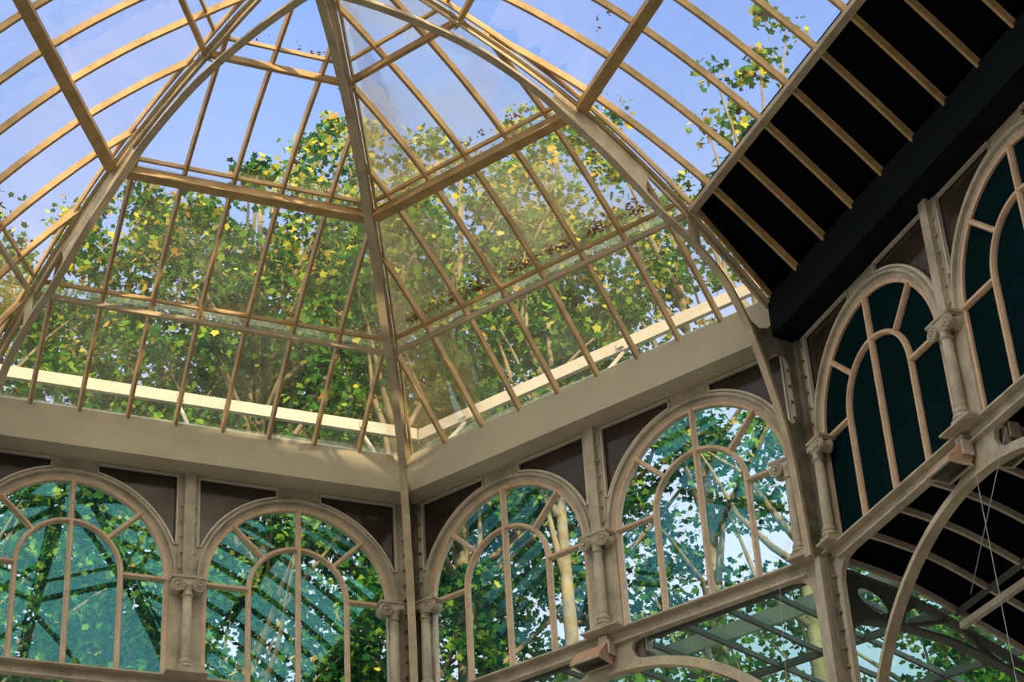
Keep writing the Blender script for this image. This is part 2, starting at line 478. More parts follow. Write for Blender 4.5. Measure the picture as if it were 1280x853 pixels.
def make_wall(F, name, holes_low=True, L=None, top=3.7, wins=(-TW, TW), mids=(0.0,)):
    b = MB()
    outer = [(F.t0, ZF), (F.t0, top), (F.t1, top), (F.t1, ZF)]
    holes = [win_hole(c) for c in wins]
    for c in wins:
        for sd in (-1, 1): holes.append(spandrel_poly(c, sd))
    if holes_low:
        outer = [(F.t0, ZF), (F.t0, top), (F.t1, top), (F.t1, ZF)]
        for mc in reversed(mids[::2] if len(mids) > 1 else mids):
            holes += [[(x + mc, z) for x, z in sill_opening(-1)], [(x + mc, z) for x, z in sill_opening(1)]]
            outer += list(reversed(big_arch(mc)))
    b.plate(F, outer, holes, 0.0, 0.07)
    # riveted gussets and rows of rivets
    for c in wins:
        for dx in (-1, 1):
            for i in range(5): b.rivet(F(c + dx * (1.42 + (i % 2) * 0.05 + 0.02), 0, 1.55 + i * 0.1), -F.n, 0.012)
    for i in range(25):
        b.rivet(F(-3.0 + i * 0.25, 0, -0.095), -F.n, 0.014)
    for i in range(13):
        t = -2.6 + i * 5.2 / 12
        b.rivet(F(t, 0, -3.55 + math.sqrt(3.06 ** 2 - t * t)), -F.n, 0.013)
    for c in wins:
        for i in range(3): b.rivet(F(c + (i - 1) * 0.2, 0, 2.93), -F.n, 0.014)
    # low pillars at both ends under the sill, hook bolts
    w = b.build(name, M['wall'])
    tag(w, kind='structure')
    w['category'] = 'wall'
    # mouldings round the arches
    for c in wins:
        a = MB()
        a.sweep([F(x, 0, z) for x, z in [(c - 1.45, 1.0)] + arc(c, ZSP, 1.45, 180, 0, 32) + [(c + 1.45, 1.0)]][1:-1], -F.n, [(-0.024, -0.02), (0.024, -0.02), (0.018, 0.05), (-0.018, 0.05)])
        a.build('arch_moulding', M['wall'], w)
        for sd in (-1, 1):
            p = MB(); p.plate(F, spandrel_poly(c, sd, -0.01), [], 0.045, 0.06)
            pn = p.build('spandrel_panel', M['smoke'], w, 'dark smoked panel above the arch')
            fr = MB()
            pts = spandrel_poly(c, sd, 0.012)
            fr.sweep([F(x, 0, z) for x, z in pts], -F.n, rect(0.015, -0.03, 0.022), closed=True)
            fr.build('panel_frame', M['white'], pn, 'thin pale frame')
    # pilaster strips over the columns, with bolts in their sides
    for t in mids:
        p = MB()
        p.box(F(t, -0.05, 2.27), F.t * 0.075, F.n * 0.055, Z3 * 0.80)
        p.box(F(t, -0.012, 2.27), F.t * 0.135, F.n * 0.014, Z3 * 0.80)
        for i in range(7):
            z = 1.6 + i * 0.235
            for sd in (-1, 1):
                p.lathe(F(t + sd * 0.075, -0.05, z), F.t * sd, [(0.016, 0), (0.016, 0.03), (0.007, 0.03), (0.007, 0.045)], 6)
            p.rivet(F(t + (0.03 if i % 2 else -0.03), -0.105, z), -F.n, 0.010)
        p.build('pilaster', M['wall'], w)
    # flat boards behind the columns
    for t, hw_ in [(q, 0.235) for q in mids] + [(-3.02, 0.11), (3.02, 0.11)]:
        p = MB()
        p.box(F(t, -0.008, 0.70), F.t * hw_, F.n * 0.012, Z3 * 0.68)
        p.build('column_board', M['wall'], w)
    return w


w_left = make_wall(F0, 'wall_left')
w_mid = make_wall(F1, 'wall_middle')
W2 = (-TW, TW, 4.95, 8.15)
w_right = make_wall(F2, 'wall_right', wins=W2, mids=(0.0, 3.275, 6.55))
w_far = make_wall(FL, 'wall_far_left')


# sill beam with its shadowed flange
def sill(F, n):
    b = MB()
    b.sweep([F(F.t0 + 0.05, 0, 0), F(F.t1 - 0.05, 0, 0)], Z3, [(-0.05, -0.012), (0.10, -0.012), (0.10, 0.012), (-0.05, 0.012)])
    b.sweep([F(F.t0 + 0.05, 0, -0.165), F(F.t1 - 0.05, 0, -0.165)], Z3, [(-0.05, -0.01), (0.06, -0.01), (0.06, 0.01), (-0.05, 0.01)])
    o = tag(b.build('trim_%d' % n, M['wall']), kind='structure'); return o


# in sweep() the section's x axis is T x out: for t-direction and Z up that is t x z = ... outwards or inwards by side
for i, F in enumerate((F0, F1, F2, FL)):
    b = MB()
    b.box(F(0.5 * (F.t0 + F.t1), -0.035, 0.0), F.t * (0.5 * (F.t1 - F.t0) - 0.06), F.n * 0.075, Z3 * 0.012)
    b.box(F(0.5 * (F.t0 + F.t1), -0.02, -0.165), F.t * (0.5 * (F.t1 - F.t0) - 0.30), F.n * 0.05, Z3 * 0.010)
    tag(b.build('trim_%d' % (i + 1), M['wall']), kind='structure')


# flange of the great arches under the sills
for i, F in enumerate((F0, F1, F2, FL)):
    b = MB()
    r = 3.0; c = -3.55
    pts = [F(-r * math.cos(math.pi * k / 48), 0.0, c + r * math.sin(math.pi * k / 48)) for k in range(49)]
    outs = [F.n * 1.0] * 49
    b.sweep([F(-3.0, 0, -12.7)] + pts + [F(3.0, 0, -12.7)], F.n, rect(0.014, -0.05, 0.09))
    tag(b.build('trim_%d' % (i + 5), M['rib']), kind='structure')

# ------------------------------------------------------------------ windows
WL = 0


def window(F, c, n, dark=False):
    w = empty('window_%d' % n, F(c, 0, 0), kind='structure')
    b = MB()
    pts = [F(c - RO, 0, 0.03)] + [F(x, 0, z) for x, z in arc(c, ZSP, RO, 180, 0, 32)] + [F(c + RO, 0, 0.03)]
    b.sweep(pts, -F.n, cham(0.028, 0.0, -0.09, 1.0))
    b.build('window_frame', M['wood'], w)
    mat_ = M['wood']
    d = 0.0
    pr = cham(0.036, 0.03, -0.055, 0.5)
    b = MB()
    b.sweep([F(c - Q, 0, 0.03)] + [F(x, 0, z) for x, z in arc(c, ZSP, Q, 180, 0, 24)] + [F(c + Q, 0, 0.03)], -F.n, pr)
    b.build('inner_arch', mat_, w)
    b = MB(); b.sweep([F(c, -0.004, 0.03), F(c, -0.004, ZSP + RO)], -F.n, pr); b.build('mullion', mat_, w)
    for a in (0, 45, 135, 180):
        ca, sa = math.cos(math.radians(a)), math.sin(math.radians(a))
        b = MB(); b.sweep([F(c + Q * ca, -0.002, ZSP + Q * sa), F(c + RO * ca, -0.002, ZSP + RO * sa)], -F.n, pr)
        b.build('glazing_bar', mat_, w)
    b = MB(); b.plate(F, win_hole(c, 1.335), [], 0.035, 0.041 if not dark else 0.06)
    b.build('board' if dark else 'pane', M['teal'] if dark else M['glasswin'], w)
    return w


n = 1
for F, dk in ((F0, False), (F1, False), (F2, True), (FL, False)):
    for c in (-TW, TW):
        window(F, c, n, dk); n += 1
for c in W2[2:]:
    window(F2, c, n, True); n += 1


# ------------------------------------------------------------------ columns
def spiral(F, t, d, z, r, sd):
    pts = []
    for i in range(34):
        a = i / 33 * 2 * math.pi * 2.1
        rr = r * (1 - 0.36 * a / (2 * math.pi))
        pts.append(F(t + sd * rr * math.cos(a + 1.57), d, z + rr * math.sin(a + 1.57)))
    return pts


def column(F, t, label, half=0, vs_=(-1, 1)):
    root = empty('column', F(t, -0.02, 0.012), label, 'column', 'small ionic columns between the arched windows')
    D = -0.11
    b = MB()
    b.lathe(F(t, D, 0.20), Z3, [(0.068, 0), (0.072, 0.1), (0.070, 0.4), (0.062, 0.98)], 20)
    b.build('shaft', M['wall'], root)
    b = MB()
    b.lathe(F(t, D, 0.10), Z3, [(0.100, 0), (0.108, 0.02), (0.100, 0.045), (0.080, 0.05), (0.080, 0.065), (0.092, 0.075), (0.092, 0.10), (0.076, 0.11), (0.082, 0.125), (0.070, 0.14)], 20)
    b.build('base', M['wall'], root)
    b = MB()
    b.box(F(t, D, 0.062), F.t * 0.10, F.n * 0.09, Z3 * 0.04)
    b.box(F(t, D + 0.01, 0.018), F.t * (0.29 if not half else 0.13), F.n * 0.15, Z3 * 0.012)
    b.build('plinth', M['wall'], root)
    b = MB()
    b.lathe(F(t, D, 1.14), Z3, [(0.064, 0), (0.082, 0.01), (0.082, 0.03), (0.066, 0.04), (0.070, 0.10), (0.088, 0.13), (0.10, 0.15), (0.09, 0.19)], 20)
    w_ = 0.235
    oc = 0 if len(vs_) == 2 else vs_[0] * 0.07
    if oc: w_ = 0.165
    b.box(F(t + oc, D + 0.03, 1.405), F.t * w_, F.n * 0.13, Z3 * 0.016)
    b.box(F(t + oc, D + 0.03, 1.378), F.t * (w_ - 0.02), F.n * 0.115, Z3 * 0.014)
    b.box(F(t, D, 1.335), F.t * 0.12, F.n * 0.085, Z3 * 0.035)
    for i in range(7):
        b.rivet(F(t - 0.075 + i * 0.025, D - 0.085, 1.31), -F.n, 0.012)
    cap = b.build('capital', M['wall'], root)
    for sd in vs_:
        v = MB()
        v.lathe(F(t + sd * 0.150, D - 0.075, 1.29), F.n, [(0.088, 0), (0.096, 0.02), (0.060, 0.08), (0.096, 0.14), (0.09, 0.17)], 20)
        v.tube(spiral(F, t + sd * 0.150, D - 0.085, 1.285, 0.098, sd), 0.015, 6)
        v.lathe(F(t + sd * 0.150, D - 0.07, 1.29), -F.n, [(0.026, 0), (0.024, 0.03), (0.012, 0.04)], 10)
        v.build('volute', M['wall'], cap)
    return root


column(F0, 0, 'small ionic column between the two arched windows left of the central rib')
column(F1, 0, 'small ionic column between the two arched windows of the middle wall')
column(F2, 0, 'small ionic column between the two dark boarded windows')
column(F2, 3.275, 'small ionic column beyond the right frame edge, third along the dark boarded wall')
column(F2, 6.55, 'small ionic column beyond the right frame edge, farthest along the dark boarded wall')
column(F0, 2.96, 'small ionic column squeezed against the left side of the central rib foot', 1, (-1,))
column(F1, -2.98, 'small ionic column squeezed against the right side of the central rib foot', 1, (1,))
column(F1, 2.99, 'small ionic column of the middle wall behind the foot of the right rib', 1, (-1,))
column(F2, -2.96, 'small ionic column in the corner left of the dark boarded windows', 1, (1,))

# corner posts: folded plates with rivets in every inside corner
for kk, (pc, Fa, Fb) in enumerate(((P_Z, FL, F0), (P_A, F0, F1), (P_B, F1, F2))):
    root = empty('trim_%d' % (10 + kk), pc + V((0, 0, ZF)), kind='structure')
    for F, ta in ((Fa, Fa.t1), (Fb, Fb.t0)):
        sg = -1 if ta > 0 else 1
        b = MB()
        b.box(F(ta + sg * 0.055, -0.03, (ZF + 3.05) / 2), F.t * 0.05, F.n * 0.03, Z3 * ((3.05 - ZF) / 2))
        b.box(F(ta + sg * 0.125, -0.045, (ZF - 0.2) / 2), F.t * 0.012, F.n * 0.05, Z3 * ((-0.2 - ZF) / 2))
        for i in range(60):
            z = 2.95 - i * 0.235
            b.lathe(F(ta + sg * 0.15, -0.01, z), -F.n, [(0.022, 0), (0.022, 0.02), (0.010, 0.025), (0.010, 0.05)], 6)
        b.build('flange_plate', M['shadedark'], root)  # shaded side of the corner is in this darker colour
    h = (pc - AX).normalized()
    b = MB()
    s_ = h.cross(Z3)
    b.box(pc - h * 0.10 + Z3 * ((ZF - 0.05) / 2), h * 0.08, s_ * 0.05, Z3 * ((-0.05 - ZF) / 2))
    b.build('post_core', M['wall'], root)

# ------------------------------------------------------------------ cornice
def cornice(F, n, material):
    b = MB()
    sec = [(0.945, 3.07), (0.945, 3.655), (0.953, 3.70), (1.02, 3.72), (1.02, 3.07)]
    v = []
    for p in (F.p0, F.p1):
        for sc, z in sec:
            q = AX + (p - AX) * sc
            v.append((q.x, q.y, z))
    k = len(sec)
    fs = [(i, (i + 1) % k, (i + 1) % k + k, i + k) for i in range(k)] + [tuple(range(k)), tuple(range(k, 2 * k))]
    b.add(v, fs)
    # fillet under the soffit
    b.sweep([F(F.t0 + 0.12, -0.05, 3.085), F(F.t1 - 0.12, -0.05, 3.085)], Z3, rect(0.03, -0.02, 0.02))
    o = b.build('trim_%d' % n, material)
    return tag(o, kind='structure')


for i, (F, mt) in enumerate(((F0, 'cornice'), (F1, 'cornice'), (F2, 'shadeblack'), (FL, 'cornice'), (F3, 'reargrey'), (F4, 'reargrey'), (F5, 'reargrey'), (F6, 'reargrey'))):
    cornice(F, 20 + i, M[mt])

# ------------------------------------------------------------------ dome
SR = {'1': (0.784, 4.645), '2': (0.549, 5.755), '3': (0.292, 6.49)}
INNER = [(0.0, 6.12), (0.13, 6.20), (0.265, 6.16), (0.357, 6.03), (0.455, 5.77), (0.51, 5.53), (0.60, 5.13), (0.66, 4.80), (0.715, 4.48), (0.756, 4.30), (0.80, 4.06), (0.84, 3.78),
         (0.873, 3.38), (0.898, 2.92), (0.918, 2.42), (0.936, 1.9), (0.948, 1.32), (0.954, 0.57), (0.957, -0.06)]


def outer_z(s): return prof(s) - 0.10


REAR = empty('ceiling_rear', AX, kind='structure')


def rib(pc, label, full=True):
    root = empty('roof_rib', pc, label, 'rib', 'curved iron ribs of the dome') if full else REAR
    L = (pc - AX).length
    h = (pc - AX).normalized()
    side = h.cross(Z3)
    P = lambda s, z: AX + h * (L * s) + Z3 * z
    # inner flange: fine resample
    path = []
    for i in range(len(INNER) - 1):
        for u in range(4):
            q = [INNER[max(i - 1, 0)], INNER[i], INNER[i + 1], INNER[min(i + 2, len(INNER) - 1)]]
            w = u / 4
            path.append(tuple(0.5 * ((2 * q[1][k]) + (-q[0][k] + q[2][k]) * w + (2 * q[0][k] - 5 * q[1][k] + 4 * q[2][k] - q[3][k]) * w * w + (-q[0][k] + 3 * q[1][k] - 3 * q[2][k] + q[3][k]) * w ** 3) for k in (0, 1)))
    path.append(INNER[-1])
    path = [p for p in path if p[0] > 0.012]
    b = MB()
    pts = [P(*p) for p in path]
    outs = []
    for i in range(len(pts)):
        T = (pts[min(i + 1, len(pts) - 1)] - pts[max(i - 1, 0)]).normalized()
        outs.append(side.cross(T))
    b.sweep(pts, outs, rect(0.055, -0.012, 0.012))
    b.sweep([p + o * 0.045 for p, o in zip(pts, outs)], outs, rect(0.012, -0.035, 0.035))
    b.build('inner_flange', M['rib'], root)
    # outer flange carrying the glass
    b = MB()
    ss = [0.012 + 0.958 * i / 50 for i in range(51)]
    pts = [P(s, outer_z(s)) for s in ss]
    outs = [side.cross((pts[min(i + 1, 50)] - pts[max(i - 1, 0)]).normalized()) for i in range(51)]
    b.sweep(pts, outs, rect(0.060, -0.010, 0.010))
    b.sweep([p - o * 0.04 for p, o in zip(pts, outs)], outs, rect(0.010, -0.035, 0.035))
    b.build('outer_flange', M['rib'], root)
    b = MB()
    for sg in (-1, 1):
        b.sweep([p + side * (sg * 0.085) + Z3 * 0.07 for p in pts], outs, cham(0.022, -0.04, 0.04, 0.6))
    b.build('hip_glazing_bar', M['roofbar'], root, 'paired ochre timber bars holding the glass edges')
    if not full: return root
    # web plates: between inner and outer flange, with round-ended slots left open
    def zin(s): return interp([(a, c) for a, c in INNER if a <= 0.873 or True], s)
    b = MB()

    def web(s0, s1, r0, r1, n_=18, zo=None):
        top, bot = [], []
        for i in range(n_ + 1):
            s = s0 + (s1 - s0) * i / n_
            top.append((s, outer_z(s))); bot.append((s, zin(s)))
        def cup(s, sg, amt):      # concave round end
            a, c = outer_z(s), zin(s)
            return [(s + sg * amt * math.sin(math.pi * k / 8) / L, a + (c - a) * k / 8) for k in range(1, 8)]
        poly = top + cup(s1, -1, r1) + list(reversed(bot)) + list(reversed(cup(s0, 1, r0)))
        tri = tessellate_polygon([[V((x * L, z, 0)) for x, z in poly]])
        k = len(poly)
        v = [P(x, z) + side * 0.007 for x, z in poly] + [P(x, z) - side * 0.007 for x, z in poly]
        b.add(v, [tuple(t) for t in tri] + [tuple(i + k for i in reversed(t)) for t in tri] + [(i, (i + 1) % k, (i + 1) % k + k, i + k) for i in range(k)])
    web(0.478, 0.700, 0.10, 0.10)
    web(0.775, 0.800, 0.0, 0.0, 4)
    webb = b
    # foot: gusset at the cornice and the tall web down to the sill
    b = MB()
    outer = [(0.992, 3.28), (0.955, 3.34), (0.945, 3.28), (0.932, 3.18), (0.915, 3.13), (0.898, 3.20), (0.884, 3.32), (0.876, 3.33)]
    poly = [(0.876, 3.33), (0.898, 2.92), (0.918, 2.42), (0.936, 1.9), (0.948, 1.32), (0.954, 0.57), (0.957, -0.06), (0.994, -0.06), (0.994, 3.28), (0.955, 3.36), (0.948, 3.27), (0.934, 3.17), (0.915, 3.14), (0.898, 3.21), (0.886, 3.36)]
    slot = [(0.927, 2.66), (0.935, 2.76), (0.950, 2.82), (0.966, 2.80), (0.975, 2.70), (0.977, 1.95), (0.970, 1.83), (0.962, 1.80), (0.955, 1.84), (0.950, 1.95)]
    tri = tessellate_polygon([[V((x * L, z, 0)) for x, z in p] for p in (poly, slot)])
    allp = poly + slot; k = len(allp)
    v = [P(x, z) + side * 0.008 for x, z in allp] + [P(x, z) - side * 0.008 for x, z in allp]
    fs = [tuple(t) for t in tri] + [tuple(i + k for i in reversed(t)) for t in tri]
    for a, c in ((0, len(poly)), (len(poly), len(slot))):
        fs += [(a + i, a + (i + 1) % c, a + (i + 1) % c + k, a + i + k) for i in range(c)]
    b.add(v, fs)
    for sg in (-1, 1):
        for i in range(8): b.rivet(P(0.985, 0.2 + i * 0.33) + side * sg * 0.008, side * sg, 0.014)
        for i in range(5): b.rivet(P(0.962, 0.15 + i * 0.33) + side * sg * 0.008, side * sg, 0.012)
    b.build('foot_plate', M['shadedark'], root)  # the foot's shade comes from its darker colour
    b = webb
    for s in [0.49 + 0.02 * i for i in range(11)]:
        for sg in (-1, 1):
            b.rivet(P(s, zin(s) + 0.07) + side * sg * 0.007, side * sg, 0.012)
            b.rivet(P(s, outer_z(s) - 0.08) + side * sg * 0.007, side * sg, 0.012)
    b.build('web_plate', M['rib'], root)
    # clamp bolts where the top purlin meets the rib
    for sg in (-1, 1):
        for dz in (-0.05, 0.03):
            b = MB()
            b.lathe(P(0.292, outer_z(0.292) + dz) + side * sg * 0.03, side * sg, [(0.022, 0), (0.022, 0.05), (0.010, 0.05), (0.010, 0.09)], 6)
            b.build('clamp_bolt', M['rib'], root)
    return root


rib(P_Z, 'curved cream iron dome rib crossing the upper left of the view')
rib(P_A, 'straight-looking central iron dome rib seen edge on, running down to the inside corner')
rib(P_B, 'curved iron dome rib right of centre, its foot beside the dark boarded wall')
for q in (P_Y, P_C, P_D, P_E, P_G):
    rib(q, None, False)

RNAME = {'1': 'lower', '2': 'thick middle', '3': 'slim upper'}
FN = {'F0': 'left of the central rib', 'F1': 'right of the central rib', 'F2': 'over the dark boarded wall', 'FL': 'in the upper left corner'}
SIDES = (('F0', F0), ('F1', F1), ('F2', F2), ('FL', FL), ('F3', F3), ('F4', F4), ('F5', F5), ('F6', F6))
FN.update({'F3': 'near the camera on the right', 'F4': 'above the camera', 'F5': 'behind the camera', 'F6': 'left of the camera'})
for key, F in SIDES:
    for rg in '123':
        sc, z = SR[rg]
        a, c = F.trange(sc)
        root = MB()
        p, q = F.roof(a, sc, z), F.roof(c, sc, z)
        ext = (q - p).normalized()
        p2, q2 = p + ext * 0.06, q - ext * 0.06
        if rg == '2':
            root.sweep([p2, q2], Z3, rect(0.058, -0.075, 0.055))
            root.sweep([p2 - Z3 * 0.07, q2 - Z3 * 0.07], Z3, rect(0.085, -0.012, 0.012))
        elif rg == '1':
            root.sweep([p2, q2], Z3, rect(0.055 if key == 'F2' else 0.03, -0.035, 0.035))
        else:
            root.sweep([p2, q2], Z3, rect(0.032, -0.045, 0.045))
        nriv = 12
        for i in range(nriv):
            root.rivet(p2 + (q2 - p2) * ((i + 0.5) / nriv) - Z3 * (0.082 if rg == '2' else 0.045 if rg == '3' else 0.035), -Z3, 0.010)
        back = key in ('F3', 'F4', 'F5', 'F6')
        o = root.build('purlin' if back else 'roof_purlin', M['roofbar'] if rg != '1' else M['rib'], REAR if back else None)
        if not back: tag(o, '%s horizontal purlin of the dome %s' % (RNAME[rg], FN[key]), 'purlin', 'horizontal purlins of the dome')

BARS = {'F0': [-2.33 + 0.675 * i for i in range(8)], 'F1': [-2.305 + 0.675 * i for i in range(8)],
        'F2': [-2.42 + 0.708 * i for i in range(17)], 'FL': [2.33 - 0.70 * i for i in range(13)]}
GL = {'F0': ('glassroof', 'glassroof', 'glassclear'), 'F1': ('glassroof', 'glasshazy', 'glasshazy'), 'F2': (None, 'glassclear', 'glassclear'), 'FL': ('glassroof', 'glassclear', 'glassclear')}


def face_strip(F, s0, s1, lift, n_, thick, tmax=None):
    """curved sheet over a face between two levels, hip to hip, with real thickness"""
    b = MB(); v = []
    for i in range(n_ + 1):
        s = s0 + (s1 - s0) * i / n_
        a, c = F.trange(s)
        a += 0.05 * 1; c -= 0.05
        v += [F.roof(a, s, None, lift), F.roof(c, s, None, lift)]
    m_ = len(v)
    v += [p + Z3 * thick for p in v]
    fs = []
    for i in range(n_):
        j = 2 * i
        fs.append((j, j + 1, j + 3, j + 2)); fs.append((j + m_, j + 2 + m_, j + 3 + m_, j + 1 + m_))
        fs.append((j, j + 2, j + 2 + m_, j + m_)); fs.append((j + 1, j + 1 + m_, j + 3 + m_, j + 3))
    fs.append((0, m_, m_ + 1, 1)); fs.append((m_ - 2, m_ - 1, 2 * m_ - 1, 2 * m_ - 2))
    b.add(v, fs)
    b.sm = [True] * len(b.sm)
    return b


for key, F in SIDES:
    bars = BARS.get(key) or [F.t0 + 0.5 + (F.t1 - F.t0 - 1) * i / 6 for i in range(7)]
    root = REAR if key in ('F3', 'F4', 'F5', 'F6') else empty('roof_glazing', F.roof((F.t0 + F.t1) / 2, 0.945), 'glazed dome slope with ochre glazing bars %s' % FN[key], 'roof glazing')
    for t in bars:
        lim = (t - F.at) / ((F.t1 if t > F.at else F.t0) - F.at)
        lim = max(lim + 0.008, 0.03)
        if lim > 0.93: continue
        nseg = max(3, int((0.952 - lim) / 0.03))
        ss = [0.952 + (lim - 0.952) * i / nseg for i in range(nseg + 1)]
        pts = [F.roof(t, s, None, 0.0) for s in ss]
        outs = [(-F.t).cross((pts[min(i + 1, nseg)] - pts[max(i - 1, 0)]).normalized()) for i in range(nseg + 1)]
        if outs[0].z > 0: outs = [-o for o in outs]
        b = MB()
        b.sweep(pts, outs, [(-0.020, 0.055), (0.020, 0.055), (0.030, 0.0), (0.038, -0.03), (-0.038, -0.03), (-0.030, 0.0)])
        b.build('glazing_bar', M['roofbar'], root)
    # horizontal timber joints just above the purlins, bay by bay
    for sj in (0.784 - 0.015, 0.549 - 0.015, 0.292 - 0.030):
        if (key == 'F2' and sj > 0.4) or (key == 'FL' and 0.4 < sj < 0.7): continue
        a, c = F.trange(sj)
        b = MB()
        b.sweep([F.roof(a + 0.1, sj, None, 0.01), F.roof(c - 0.1, sj, None, 0.01)], Z3, rect(0.020, -0.035, 0.02))
        b.build('joint_bar', M['roofbar'], root)
    gl = GL.get(key, ('glassroof', 'glassclear', 'glassclear'))
    tiers = ((0.784, 0.955), (0.549, 0.784), (0.02, 0.549))
    for (sa, sb), g in zip(tiers, gl):
        if g is None:
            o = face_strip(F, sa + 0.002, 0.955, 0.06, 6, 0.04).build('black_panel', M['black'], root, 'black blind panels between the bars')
        else:
            o = face_strip(F, sa, sb, 0.035, 10, 0.006).build('glass_pane', M[g], root)

# dead-leaf litter caught along the joints, uncountable crumbs
b = MB()
for F, sj, n_, t0, t1, zr in ((F1, 0.762, 700, -1.9, 2.2, 1), (F1, 0.525, 90, -0.9, 1.8, 1), (F0, 0.762, 130, -2.2, 2.2, 1), (F2, 0.752, 45, -2.4, 0.6, 1), (FL, 0.765, 60, -0.5, 2.4, 1), (F0, 0.262, 15, -1, 0.6, 1), (F2, 0.515, 20, -1.9, -0.9, 1)):
    for i in range(n_):
        t = rnd.uniform(t0, t1)
        if math.sin(t * 9.3 + sj * 50) < -0.2 and rnd.random() < 0.8: continue
        s = sj - abs(rnd.gauss(0, 0.010))
        p = F.roof(t, s, None, 0.05)
        u = V((rnd.uniform(-1, 1), rnd.uniform(-1, 1), rnd.uniform(-.2, .2))).normalized()
        w_ = u.cross(Z3).normalized()
        r = rnd.uniform(0.010, 0.026)
        b.box(p, u * r, w_ * r * 0.5, Z3 * 0.004)
tag(b.build('leaf_litter', M['litter']), 'rust brown leaf crumbs caught on the dome glass above the purlins', 'leaf litter', kind='stuff')

# ------------------------------------------------------------------ outer gutter beams beyond the glass
for F, a, c, lab in ((FL, -6.9, 3.9, 'beyond the glass at the far left'), (F0, -4.0, 3.79, 'seen through the glass left of the central rib'), (F1, -3.79, 3.62, 'seen through the glass right of the central rib')):
    root = empty('gutter_beam', F(0, 0.92, 4.75), 'white horizontal gutter beam outside, ' + lab, 'gutter')
    b = MB()
    b.plate(F, [(a, 4.75), (a, 4.94), (c, 4.94), (c, 4.75)], [], 0.88, 0.96)
    b.build('beam', M['gutter'], root)
    for t in (-2.9, 0.05, 2.9):
        b = MB()
        b.sweep([F(t, 0.98, 4.80), F(t, 0.45, 4.2), F(t, 0.05, 3.66)], F.t, rect(0.02, -0.02, 0.02))
        b.box(F(t, 0.86, 4.845), F.t * 0.05, F.n * 0.03, Z3 * 0.06)
        b.build('bracket', M['gutter'], root)

# ------------------------------------------------------------------ floodlights on the arch crowns
def floodlight(F, t, front, label):
    sg = -1 if front else 1
    root = empty('floodlight', F(t, sg * 0.02, -0.3), label, 'floodlight', 'floodlights on the arch crowns')
    W = 0.23
    F_ = F
    class _S:      # same face, pushed clear of the wall plate
        t, n = F_.t, F_.n
        def __call__(self, a, d, z): return F_(a, d + (0.08 if not front else -0.01), z)
    F = _S()
    sec = [(0.02, -0.16), (0.10, -0.15), (0.17, -0.19), (0.34, -0.36), (0.34, -0.41), (0.06, -0.43), (0.03, -0.34)]
    v = [F(t - W, sg * d, z) for d, z in sec] + [F(t + W, sg * d, z) for d, z in sec]
    k = len(sec)
    b = MB(); b.add(v, [(i, (i + 1) % k, (i + 1) % k + k, i + k) for i in range(k)] + [tuple(range(k)), tuple(range(k, 2 * k))])
    b.build('housing', M['lampcase'] if front else M['shadedark'], root)
    b = MB()
    b.sweep([F(t - W + 0.01, sg * 0.055, -0.435), F(t + W - 0.01, sg * 0.055, -0.435), F(t + W - 0.01, sg * 0.345, -0.415), F(t - W + 0.01, sg * 0.345, -0.415)], Z3, rect(0.022, -0.012, 0.012), closed=True)
    b.build('rim', M['wall'], root)
    b = MB(); b.add([F(t - W + 0.03, sg * 0.08, -0.439), F(t + W - 0.03, sg * 0.08, -0.439), F(t + W - 0.03, sg * 0.32, -0.424), F(t - W + 0.03, sg * 0.32, -0.424),
                     F(t - W + 0.03, sg * 0.08, -0.431), F(t + W - 0.03, sg * 0.08, -0.431), F(t + W - 0.03, sg * 0.32, -0.416), F(t - W + 0.03, sg * 0.32, -0.416)],
                    [(0, 1, 2, 3), (7, 6, 5, 4), (0, 4, 5, 1), (1, 5, 6, 2), (2, 6, 7, 3), (3, 7, 4, 0)])
    b.build('lens', M['lens'], root, 'dark glass lens underneath')
    b = MB()
    b.box(F(t + W + 0.03, sg * 0.10, -0.24), F.t * 0.012, F.n * 0.07, Z3 * 0.09)
    b.box(F(t + 0.13, sg * 0.05, -0.10), F.t * 0.07, F.n * 0.05, Z3 * 0.06)
    b.lathe(F(t + 0.16, sg * 0.10, -0.22), F.n * sg, [(0.02, 0), (0.02, 0.03), (0.008, 0.03)], 8)
    b.build('bracket', M['wall'], root)


floodlight(F1, -0.17, True, 'orange-lit floodlight box on the arch crown under the middle wall column')
floodlight(F1, 0.22, False, 'dark floodlight behind the arch crown under the middle wall')
floodlight(F2, -0.27, True, 'floodlight box on the arch crown under the column between the dark boarded windows')
floodlight(F2, 0.22, False, 'grey floodlight on the far side of the arch below the dark boarded windows')

# ------------------------------------------------------------------ aisle roof outside the middle wall
root = empty('aisle_roof', F1(0, 0.1, -0.14), 'glazed aisle roof with slim bars seen through the openings below the middle wall', 'roof')
rise = 0.07
def ar(t, d, lift=0.0): return F1(t, d, -0.13 + rise * d + lift)
tanA = math.tan(math.radians(30)); tanB = math.tan(math.radians(15))
DW = 8.0
b = MB()
x0, x1 = F1.t0 - DW * 0.2, F1.t1 + DW * 0.9
b.add([ar(F1.t0, 0.08, 0.05), ar(F1.t1, 0.08, 0.05), ar(x1, DW, 0.05), ar(x0, DW, 0.05), ar(F1.t0, 0.08, 0.056), ar(F1.t1, 0.08, 0.056), ar(x1, DW, 0.056), ar(x0, DW, 0.056)],
      [(0, 1, 2, 3), (7, 6, 5, 4), (0, 4, 5, 1), (1, 5, 6, 2), (2, 6, 7, 3), (3, 7, 4, 0)])
b.build('glass_pane', M['glassaisle'], root)
for i in range(21):
    t = -2.95 + 0.66 * i
    d0 = 0.08 if t < F1.t1 else (t - F1.t1) / 0.9 + 0.1
    if d0 > DW - 0.3: continue
    b = MB(); b.sweep([ar(t, d0), ar(t, DW)], Z3, rect(0.022, -0.03, 0.04)); b.build('glazing_bar', M['steeldark'], root)
